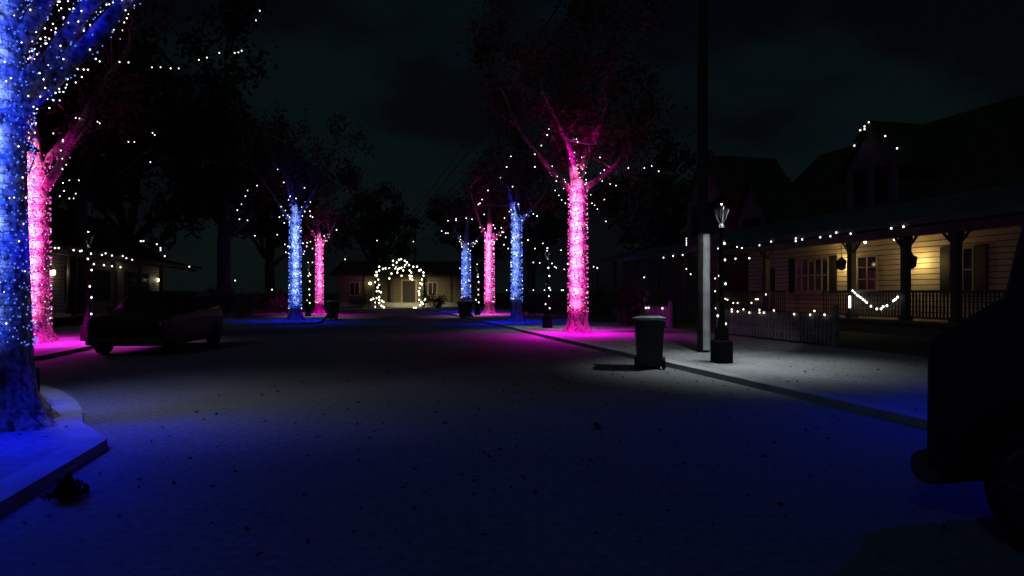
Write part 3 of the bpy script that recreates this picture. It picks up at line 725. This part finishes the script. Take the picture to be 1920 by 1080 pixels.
def dormer(root, t, sc, wd, zb, ze, zp, depth, wallm, roofm, nwin=2):
    b = MB(); h = wd/2
    b.prism([(sc-h,zb),(sc+h,zb),(sc+h,ze),(sc,zp-.12),(sc-h,ze)], 'x', t, t+depth)
    d = b.build('dormer', wallm, root)
    r = MB(); o = .32; k = (zp-ze)/h
    r.prism([(sc-h-o,ze-o*k),(sc,zp-.0),(sc+h+o,ze-o*k),(sc+h+o,ze-o*k+.14),(sc,zp+.14),(sc-h-o,ze-o*k+.14)], 'x', t-.3, t+depth+.2)
    r.build('dormer_roof', roofm, d)
    ww = wd*.62/nwin
    for i in range(nwin):
        y = sc+(i-(nwin-1)/2)*wd*.42
        f = MB(); f.box(t-.05,t,y-ww/2,y+ww/2,zb+(ze-zb)*.12,ze-.05); f.build('window_frame', M['trim'], d)
        p = MB(); p.box(t-.058,t-.05,y-ww/2+.07,y+ww/2-.07,zb+(ze-zb)*.12+.07,ze-.12); p.build('pane', M['pane'], d)

# --- the porch house on the right (coordinates: across, along, up)
hr = thing('porch_house', 'wooden house with warmly lit porch and street gable, right of the utility pole', 'house', (0,0,0), ANG)
TW, TP = 20.3, 18.1
b = MB(); b.box(TW,29.6,12.6,31.6,0,4.7)
b.prism([(TW,4.7),(29.6,4.7),(24.95,8.7)], 'y', 12.62, 31.58); b.build('wall', M['cream'], hr)
gable_roof(hr, TW, 29.6, 12.6, 31.6, 4.75, 9.0, M['redshingle'], .35)
b = MB(); b.prism([(TP-.55,3.74),(TP-.55,3.92),(TW-.005,4.98),(TW-.005,4.80)], 'y', 12.2, 33.4); b.build('porch_roof', M['shingle'], hr)
b = MB(); b.box(TP-.12,TP+.12,12.3,33.3,3.42,3.70); b.build('porch_beam', M['trim'], hr)
b = MB(); b.box(TP+.125,TW-.003,12.3,33.3,3.60,3.68); b.build('porch_ceiling', M['ceil'], hr)
b = MB(); b.box(TP-.25,TW-.003,12.3,33.3,.50,.60); b.box(TP-.15,TP-.05,12.3,33.3,0,.50); b.build('porch_floor', M['deck'], hr)
cols_s = [along((x-960)/1250, TP)[0] for x in (1345,1437,1597,1698,1793)] + [14.4, 12.6]
for s in cols_s:
    b = MB(); b.box(TP-.11,TP+.11,s-.11,s+.11,.603,3.42); b.box(TP-.15,TP+.15,s-.15,s+.15,.602,.78); b.box(TP-.15,TP+.15,s-.15,s+.15,3.22,3.419); b.build('column', M['trim'], hr)
    b = MB()
    for dz in (-1,1): b.prism([(s+dz*.11,3.0),(s+dz*.11,3.08),(s+dz*.42,3.415),(s+dz*.50,3.415)][::dz], 'x', TP-.04, TP+.04)
    b.build('bracket', M['trim'], hr)
for i in range(len(cols_s)-1):
    a, c = sorted((cols_s[i], cols_s[i+1]))
    if i == 1:
        railing(hr, TP, a+.11, a+1.6, .6, 1.6, M['trim']); railing(hr, TP, c-1.4, c-.11, .6, 1.6, M['trim'])
        b = MB()
        for k in range(3): b.box(TP-.35-.3*k-.0,TP-.155-.3*k if k == 0 else TP-.352-.3*(k-1),a+1.75,c-1.55,0 if k else 0,.45-.15*k)
        b.build('porch_steps', M['deck'], hr)
    else: railing(hr, TP, a+.11, c-.11, .6, 1.6, M['trim'])
sx = lambda x: along((x-960)/1250, TW)[0]
window(hr, TW, sx(1555), sx(1492), 1.55, 3.1, cols=5, rows=2)
window(hr, TW, sx(1646), sx(1608), 1.6, 3.05, cols=2, rows=3, shutters=False)
window(hr, TW, sx(1828), sx(1786), 1.55, 3.1, cols=2, rows=2)
b = MB(); b.box(TW-.05,TW,29.3,30.3,.6,2.75); dr = b.build('door', M['shutter'], hr)
b = MB(); b.ball((TW-.09,29.42,1.6), .04); b.build('handle', M['chrome'], dr)
dormer(hr, 20.0, along((1634-960)/1250,20.0)[0], 2.7, 4.75, 6.6, 8.25, 4.2, M['grey_siding'], M['redshingle'])
# --- gabled house beyond it
h2 = thing('gabled_house', 'dark house with two pointed gables beyond the porch house', 'house', (0,0,0), ANG)
b = MB(); b.box(20.8,30,35.2,50,0,4.4); b.prism([(20.8,4.4),(30,4.4),(25.4,6.0)], 'y', 35.22, 49.98); b.build('wall', M['grey_siding'], h2)
gable_roof(h2, 20.8, 30, 35.2, 50, 4.45, 6.2, M['redshingle'], .35)
b = MB(); b.prism([(18.3,3.72),(18.3,3.9),(20.79,4.75),(20.79,4.57)], 'y', 34.9, 50); b.build('porch_roof', M['shingle'], h2)
for s in (35.3, 38.9, 42.5, 46.1, 49.7):
    b = MB(); b.box(18.5,18.7,s-.1,s+.1,.15,3.75); b.build('column', M['trim'], h2)
dormer(h2, 20.5, along((1410-960)/1250,20.5)[0], 2.7, 4.7, 5.6, 7.4, 4.0, M['grey_siding'], M['redshingle'], 1)
dormer(h2, 20.5, along((1322-960)/1250,20.5)[0], 4.4, 4.6, 7.0, 9.7, 4.6, M['grey_siding'], M['redshingle'], 2)
b = MB(); b.box(25.0,25.9,36.0,36.7,5.5,8.4); b.box(24.93,25.97,35.93,36.77,8.4,8.6); b.build('chimney', M['brick'], h2)
# --- house on the left
hl = thing('porch_house', 'long low house with a dim porch behind the lamp post and parked car, left', 'house', (0,0,0), ANG)
TL, TLP = -14.6, -12.5
b = MB(); b.box(-24,TL,29,57.5,0,3.9); b.prism([(-24,3.9),(TL,3.9),(-19.3,6.9)], 'y', 29.02, 57.48); b.build('wall', M['buff'], hl)
gable_roof(hl, -24, TL, 29, 57.5, 3.95, 7.1, M['redshingle'], .3)
b = MB(); b.prism([(TLP+.45,3.40),(TLP+.45,3.56),(TL+.005,4.12),(TL+.005,3.96)], 'y', 28.6, 57.8); b.build('porch_roof', M['redshingle'], hl)
b = MB(); b.box(TL+.003,TLP+.25,28.7,57.7,.4,.5); b.build('porch_floor', M['deck'], hl)
sl_ = lambda x, t: along((x-960)/1250, t)[0]
for x in (140, 212, 262, 302):
    s = sl_(x, TLP); b = MB(); b.box(TLP-.1,TLP+.1,s-.1,s+.1,.503,3.38); b.build('column', M['trim'], hl)
b = MB(); b.box(TLP-.1,TLP+.1,28.7,57.7,3.2,3.385); b.build('porch_beam', M['trim'], hl)
for x0, x1 in ((128,168),(178,214),(238,276)):
    window(hl, TL, sl_(x0,TL), sl_(x1,TL), 1.1, 2.9, face=1, cols=2, rows=2, framem=M['trim'])
# --- house at the end of the street, behind the arch
he = thing('end_house', 'small house with lit door behind the lighted arch', 'house', (-10.2,68,GZ))
b = MB(); b.box(-7.5,7,0,7,0,3.3); b.build('wall', M['endwall'], he)
b = MB(); b.prism([(-1.9,3.05),(3.5,4.55),(8,3.05),(8,3.2),(3.5,4.75),(-1.9,3.2)], 'x', -8, 7.5); b.build('roof', M['redshingle'], he)
b = MB(); b.box(-.95,.35,-.06,0,.43,2.6); d = b.build('door', M['shutter'], he)
b = MB(); b.box(.36,.5,-.07,0,.25,2.7); b.box(-1.1,-.96,-.07,0,.25,2.7); b.box(-1.1,.5,-.075,0,2.6,2.75); b.build('door_frame', M['paletrim'], d)
for x0, x1 in ((-3.9,-3.0),(1.6,2.6),(-6.4,-5.3)):
    f = MB(); f.box(x0,x1,-.06,0,1.1,2.5); w_ = f.build('window', M['paletrim'], he)
    p = MB(); p.box(x0+.09,(x0+x1)/2-.03,-.068,-.06,1.19,2.41); p.box((x0+x1)/2+.03,x1-.09,-.068,-.06,1.19,2.41); p.build('pane', M['pane'], w_)
for x in (-4.6,-1.75,1.1,4.2):
    p = MB(); p.box(x-.11,x+.11,-1.7,-1.48,.423,3.02); p.build('column', M['trim'], he)
b = MB(); b.box(-6.9,6.4,-1.9,-.08,.022,.42); b.build('porch_floor', M['kerb'], he)
b = MB(); b.box(-1.6,1.4,-2.3,-1.903,.022,.24); b.build('porch_step', M['kerb'], he)
b = MB(); b.box(-2.0,3.0,-7.2,-1.95,0,.02); tag(b.build('path', M['walk'], loc=(-10.2,68,GZ)), kind='structure')

# ------------------------------------------------------------------ porch lanterns and other house lights
def make_porch_lantern(label, loc):
    root = thing('porch_lantern', label, 'lantern', loc, ANG, 'black lanterns hanging in the porch')
    b = MB(); b.lathe([(.03,.30),(.05,.24),(.17,.16),(.19,.13),(.13,.12)], 8); b.lathe([(.11,-.22),(.15,-.20),(.15,-.16),(.05,-.26)], 8)
    for k in range(8): a = R(45*k+22); b.tube([(math.cos(a)*.14,math.sin(a)*.14,-.18),(math.cos(a)*.17,math.sin(a)*.17,.14)], .013, 4)
    b.add([(.08,-.13,-.2),(-.13,-.13,-.2),(-.13,.13,-.2),(.08,.13,-.2),(.10,-.17,.14),(-.17,-.17,.14),(-.17,.17,.14),(.10,.17,.14)], [(0,1,5,4),(1,2,6,5),(2,3,7,6)]); b.build('cage', M['iron'], root)
    c = MB(); c.tube([(0,0,.28),(0,0,.86)], .012, 5); c.build('chain', M['iron'], root)
    d = MB(); d.lathe([(.01,-.08),(.035,-.05),(.04,0),(.02,.06)], 8); d.build('bulb', M['porchbulb'], root)
    return root
WARM = (1., .70, .25)
pl = None
for x, y, lab in ((1578,495,'black lantern hanging left of the middle porch column'), (1709,490,'black lantern hanging right of the next porch column')):
    s, Y = along((x-960)/1250, 19.5); p = W(19.5, s, EYE+(548-y)/1250*Y)
    if pl is None: pl = make_porch_lantern(lab, p)
    else: copy_thing(pl, p, ANG, lab)
    lamp('porch_light', W(19.88, s+(.75 if x < 1600 else .35), p.z), 26, WARM, .05)
for x, y in ((1622,462),(1678,457)):
    s, Y = along((x-960)/1250, 19.0); p = W(19.0, s, 3.48)
    root = thing('ceiling_lamp', 'small bare bulb under the porch ceiling, '+('left' if x < 1650 else 'right')+' of the two', 'lamp', p, ANG, 'bare bulbs under the porch ceiling')
    b = MB(); b.lathe([(.05,.12),(.05,.07),(.03,.05)], 10); b.build('holder', M['trim'], root)
    b = MB(); b.lathe([(.025,.05),(.055,.0),(.05,-.04),(.01,-.07)], 10); b.build('bulb', M['cool'], root)
# wall lamps of the left house
for x, y, t, power in ((99,511,TL,6),(299,525,TL,5),(228,500,TL,2.5)):
    s, Y = along((x-960)/1250, t+.12); p = W(t+.12, s, EYE+(548-y)/1250*Y)
    if x != 228:
        root = thing('wall_lamp', 'white wall lamp glowing on the '+('near' if x < 200 else 'far')+' end of the left house', 'lamp', p, ANG, 'wall lamps on the left house')
        b = MB(); b.box(-.12,-.08,-.06,.06,-.1,.15); b.frustum(0,0,.12,.2,.13,.13,.03,.03); b.build('bracket', M['iron'], root)
        b = MB(); b.lathe([(.07,-.12),(.11,-.1),(.11,.1),(.07,.12)], 10); b.build('globe', M['porchbulb'], root)
    lamp('porch_light', W(t+.55, s, p.z), power, (1.,.86,.56), .1)
# far porch lights
for x, y, z, pw in ((-4.6,-.7,2.3,5),(1.0,-.8,2.3,7)):
    lamp('porch_light', Vector((-10.2,68,GZ))+Vector((x,y,z)), pw, WARM, .12)
for x, lab in ((-4.25,'tiny wall lamp left of the far arch'), (1.0,'tiny wall lamp right of the far door')):
    root = thing('wall_lamp', lab, 'lamp', Vector((-10.2,68,GZ))+Vector((x,-.12,2.35)))
    b = MB(); b.box(-.06,.06,.04,.12,-.1,.1); b.build('bracket', M['iron'], root)
    b = MB(); b.lathe([(.06,-.12),(.11,-.08),(.11,.08),(.05,.12)], 10); b.build('globe', M['porchbulb'], root)

# strings on the houses
def eave_string(label, px, t, z=None, key='cool', r=.03, **kw):
    pts = []
    for x, y in px:
        s, Y = along((x-960)/1250, t); p = W(t, s); pts.append(Vector((p.x, p.y, EYE+(548-y)/1250*Y)))
    return bulb_string(label, pts, key, r, group='strings of bulbs on the houses', **kw)
eave_string('white bulbs along the porch eave of the lit house', [(1346,466),(1353,467),(1382,463),(1391,465),(1424,460),(1446,453),(1492,447),(1492,452),(1504,449),(1538,445),(1557,443),(1568,436),(1595,438),(1671,428),(1694,425)], TP-.6, r=.032)
eave_string('white bulbs along the eave beyond the utility pole', [(1120,503),(1208,520),(1244,483),(1262,480),(1280,478)], 18.2, r=.04)
eave_string('four white bulbs in a short upright row left of the utility pole', [(1287,447),(1287,451),(1287,455),(1287,459)], 18.2, r=.03)
eave_string('two white bulbs slanting below the eave left of the utility pole', [(1287,504),(1295,514)], 18.2, r=.035)
eave_string('three white bulbs hanging under the dark left end of the porch', [(1352,488),(1379,485),(1405,484),(1436,478)], TP+.05, r=.042, wire=False)
eave_string('warm bulbs in a swag on the left porch railing', [(1341,522),(1341,546),(1350,552),(1353,555),(1360,560),(1364,562),(1375,568),(1383,568),(1409,568),(1417,561),(1421,561),(1436,552)], TP-.12, key='warm', r=.035)
swag = [(1599,545),(1603,549),(1607,553),(1610,555),(1614,558),(1618,561),(1622,564),(1625,567),(1633,574),(1644,579),(1652,579),(1656,575),(1663,573),(1675,564),(1679,561),(1683,557),(1676,566)]
eave_string('bright white garland swag between two porch columns', swag[:16], TP-.15, r=.04)
s_, Y_ = along((1595-960)/1250, TP-.16); b = MB(); b.tube([(0,0,-.42),(0,0,.02)], .035, 8)
p_ = W(TP-.2, s_+.0, EYE-(556-548)/1250*Y_)
tag(b.build('light_stick', M['led'], loc=p_), 'short upright white light at the foot of the garland on the porch column', 'light')
gs = along((1634-960)/1250,20.0)[0]
eave_string('white bulbs on the pointed gable above the porch', [(1602,273),(1613,244),(1621,237),(1621,242),(1629,229),(1660,255),(1682,278)], 19.68, r=.032)
eave_string('white bulbs along the eave of the left house', [(103,465),(110,465),(138,469),(150,471),(153,470),(191,478),(198,475),(210,479),(230,480),(237,484),(248,487)], -11.95, r=.036)
eave_string('white bulbs hanging under the porch of the left house', [(176,495),(195,497),(210,499),(226,501)], TLP+.12, r=.042)
eave_string('white bulbs down the far gable of the left house', [(264,452),(269,452),(294,458),(301,465),(301,469),(309,480)], -12.0, r=.042)
bulb_string('scattered bulbs on the dark far houses left of the blue tree', [at(x,y,45) for x, y in [(355,500),(421,508),(423,530),(441,526),(510,543)]], 'warm', .045, group='strings of bulbs on the houses', wire=False)

# ------------------------------------------------------------------ the lighted arch
ar = thing('lighted_arch', 'tall garden arch covered in warm bulbs in front of the far door', 'arch', (-10.15,60.6,GZ))
b = MB(); arcpts = []
for y in (-.25,.25):
    pl_ = [(-2.15,y,0),(-2.2,y,1.2),(-2.15,y,2.6),(-1.9,y,3.1),(-1.2,y,3.4),(-.7,y,3.7),(0,y,3.95),(.7,y,3.7),(1.2,y,3.4),(1.9,y,3.1),(2.15,y,2.6),(2.2,y,1.2),(2.15,y,0)]
    b.tube(pl_, .035, 6); arcpts += pl_
for p, q in zip(arcpts[:13], arcpts[13:]): b.tube([p, q], .02, 5)
b.build('frame', M['iron'], ar)
c = MB(); rn = random.Random(5)
for i in range(900):
    k = rn.randint(0,11); p = Vector(arcpts[k]).lerp(Vector(arcpts[k+1]), rn.random())
    c.leafquad(p+Vector((rn.gauss(0,.14), .25+rn.gauss(0,.2), rn.gauss(0,.12))), .09, rn)
c.build('greenery', M['green'], ar)
aw = [(752,466+20),(737,489),(744,492),(737,497),(743,500),(748,487),(759,489),(763,492),(760,497),(758,500),(741,503),(746,505),(749,503),(753,502),(756,507),(767,497),(775,500),(782,500),(789,506),(786,507),(794,511),(794,517),(791,524),(788,531),(791,533),(787,540),(785,546),(786,549),(786,553),(786,562),(790,566),(792,568),(795,563),(797,561),(788,572),(794,570),(711,500),(718,504),(723,503),(730,503),(711,507),(706,510),(707,515),(707,519),(704,516),(709,524),(704,529),(711,534),(708,539),(706,546),(711,546),(714,548),(711,557),(700,560),(706,559),(711,562),(716,564),(704,567),(711,568),(719,566),(704,575),(717,574),(720,576),(715,573),(734,513),(730,522),(745,511),(753,517),(768,507),(771,511),(768,517),(772,518),(769,522),(773,524),(696,562),(776,577),(780,577)]
root = bulb_string('warm bulbs crowded all over the far garden arch', [at(x,y,60.6+rn.uniform(-.25,.25)) for x, y in aw], 'warm', .085, wire=False, group='strings of warm white bulbs')
lamp('arch_glow', (-10.0,61.2,3.4), 1500, (1.,.80,.42), .3, 84, 1., (-9.6,65.8,.1)); lamp('arch_glow', (-10.15,60.9,1.2), 8, (1.,.85,.5), .3)

# ------------------------------------------------------------------ vehicles
def wheel_part(root, x, y, r, wd, side):
    b = MB(); b.tube([(x-side*wd*.5,y,r),(x-side*wd*.46,y,r),(x-side*wd*.1,y,r),(x+side*wd*.4,y,r),(x+side*wd*.5,y,r)], [r*.8,r*.96,r,r*.97,r*.86], 32)
    w_ = b.build('wheel', M['rubber'], root)
    c = MB(); c.tube([(x+side*wd*.501,y,r),(x+side*wd*.53,y,r)], [r*.66,r*.60], 24); c.tube([(x+side*wd*.53,y,r),(x+side*wd*.56,y,r)], [r*.16,r*.13], 12)
    for k in range(5):
        a = 2*PI*k/5; c.tube([(x+side*wd*.545,y+math.cos(a)*r*.12,r+math.sin(a)*r*.12),(x+side*wd*.545,y+math.cos(a)*r*.58,r+math.sin(a)*r*.58)], r*.07, 6)
    c.build('rim', M['chrome'], w_)
def body_sections(b, secs):
    """loft: each section = (y, list of (x,z)) mirrored half outline"""
    n = None; vs = []
    for y, half in secs:
        ring = [(x,y,z) for x, z in half] + [(-x,y,z) for x, z in reversed(half)]
        n = len(ring); vs += ring
    m = len(secs)
    fs = [(i*n+k, i*n+(k+1)%n, (i+1)*n+(k+1)%n, (i+1)*n+k) for i in range(m-1) for k in range(n)] + [tuple(range(n))[::-1], tuple(range((m-1)*n, m*n))]
    b.add(vs, fs)
# parked crossover: local -y is its front (towards the camera)
sv = thing('parked_car', 'dark crossover car parked at the left kerb facing us', 'car', (-9.55,18.25,0), R(5))
b = MB()
def sec(y, w, zb, zw, zt, wt): return (y, [(w*.92,zb),(w,zb+.12),(w,zw-.15),(w*.96,zw),(wt,zt-.05),(wt*.85,zt)])
body_sections(b, [sec(-2.18,.80,.36,.82,.90,.60), sec(-2.08,.90,.26,.90,1.00,.74), sec(-1.75,.95,.22,.96,1.05,.80), sec(-1.05,.96,.22,1.0,1.10,.84),
                  sec(-.40,.96,.22,1.02,1.50,.76), sec(.2,.96,.22,1.02,1.585,.78), sec(1.4,.96,.22,1.02,1.57,.77), sec(1.95,.94,.24,1.02,1.46,.74), sec(2.14,.88,.30,1.0,1.06,.7), sec(2.2,.82,.4,.9,.95,.6)])
bo = b.build('body', M['suvpaint'], sv, smooth=False, bevel=.02)
b = MB(); b.add([(-.72,-1.02,1.12),(.72,-1.02,1.12),(.64,-.43,1.48),(-.64,-.43,1.48),(-.72,-1.035,1.135),(.72,-1.035,1.135),(.64,-.445,1.495),(-.64,-.445,1.495)], [(0,3,2,1),(4,5,6,7),(0,1,5,4),(1,2,6,5),(2,3,7,6),(3,0,4,7)])
b.build('windscreen', M['carglass'], sv)
for sd in (-1,1):
    b = MB(); b.add([(sd*.955,-.7,1.06),(sd*.955,1.85,1.06),(sd*.80,1.7,1.46),(sd*.79,-.3,1.46),(sd*.93,-.55,1.05),(sd*.93,1.7,1.05)], [(0,1,2,3)] if sd > 0 else [(3,2,1,0)])
    b.build('side_window', M['carglass'], sv)
    b = MB(); b.box(min(sd*.55,sd*.86),max(sd*.55,sd*.86),-2.16,-2.06,.72,.84); b.build('headlight', M['lens'], sv)
    b = MB(); b.frustum(sd*1.03,-.62,1.02,1.17,.08,.05,.10,.06); b.build('wing_mirror', M['suvpaint'], sv)
    for y in (-1.38,1.38): wheel_part(sv, sd*.86, y, .345, .23, sd)
    b = MB(); b.box(min(sd*.6,sd*.85),max(sd*.6,sd*.85),2.12,2.22,.78,.9); b.build('tail_light', M['redlens'], sv)
b = MB(); b.box(-.5,.5,-2.20,-2.10,.50,.70)
for k in range(4): b.box(-.5,.5,-2.215,-2.20,.52+.045*k,.54+.045*k)
b.build('grille', M['iron'], sv)
b = MB(); b.box(-.88,.88,-2.22,-2.05,.28,.44); b.build('bumper', M['plastic'], sv, bevel=.03)

# near van on the right: local +y is its front
vt, vs_ = 4.74, 3.80          # centre across, nose along
vn = thing('parked_van', 'black snub nosed van cut off by the right edge of the picture', 'van', W(vt, vs_-2.3, 0), ANG)
b = MB(); HW = .95
prof = [(-2.3,.42),(-2.3,1.1),(-2.25,1.95),(-2.1,2.14),(1.20,2.16),(1.45,2.11),(1.62,1.99),(1.74,1.53),(2.22,1.27),(2.29,1.20),(2.30,.36)]
low = [(1.98,.36)]
for k in range(0,9): a = R(8+ k*(172-8)/8); low.append((1.50+.49*math.cos(a), .40+.49*math.sin(a)))
low += [(1.0,.36),(-.98,.36)]
for k in range(0,9): a = R(8+ k*(172-8)/8); low.append((-1.47+.49*math.cos(a), .40+.49*math.sin(a)))
low += [(-1.97,.40)]
b.prism(prof+low, 'x', -HW, HW); b.build('body', M['vanpaint'], vn, bevel=.035)
b = MB(); b.tube([(-HW+.01,2.30,.355),(-HW+.08,2.31,.355),(0,2.33,.355),(HW-.08,2.31,.355),(HW-.01,2.30,.355)], [.115,.125,.125,.125,.115], 20); b.build('bumper', M['plastic'], vn)
b = MB(); b.add([(-.80,1.722,1.56),(.80,1.722,1.56),(.76,1.615,1.96),(-.76,1.615,1.96),(-.80,1.745,1.565),(.80,1.745,1.565),(.76,1.638,1.965),(-.76,1.638,1.965)], [(0,1,2,3),(7,6,5,4),(0,4,5,1),(1,5,6,2),(2,6,7,3),(3,7,4,0)]); b.build('windscreen', M['carglass'], vn)
for sd in (-1,1):
    for a_, c_ in ((.15,1.45),(-1.0,.05),(-2.1,-1.1)):
        b = MB(); x0, x1 = sorted((sd*HW, sd*(HW+.012))); b.prism([(a_,1.35),(c_,1.35),(c_-(.22 if a_ > .1 else 0),1.98),(a_,1.98)], 'x', x0, x1); b.build('side_window', M['carglass'], vn)
    wheel_part(vn, sd*(HW-.13), 1.50, .40, .25, sd); wheel_part(vn, sd*(HW-.13), -1.47, .40, .25, sd)
    b = MB(); b.box(min(sd*.6,sd*.88),max(sd*.6,sd*.88),2.26,2.315,.86,1.06); b.build('headlight', M['lens'], vn)
    b = MB(); x0, x1 = sorted((sd*(HW+.001), sd*(HW+.03))); b.box(x0,x1,.22,.40,1.16,1.20); b.build('door_handle', M['plastic'], vn)
    b = MB(); b.box(min(sd*.7,sd*.93),max(sd*.7,sd*.93),-2.325,-2.28,.9,1.2); b.build('tail_light', M['redlens'], vn)
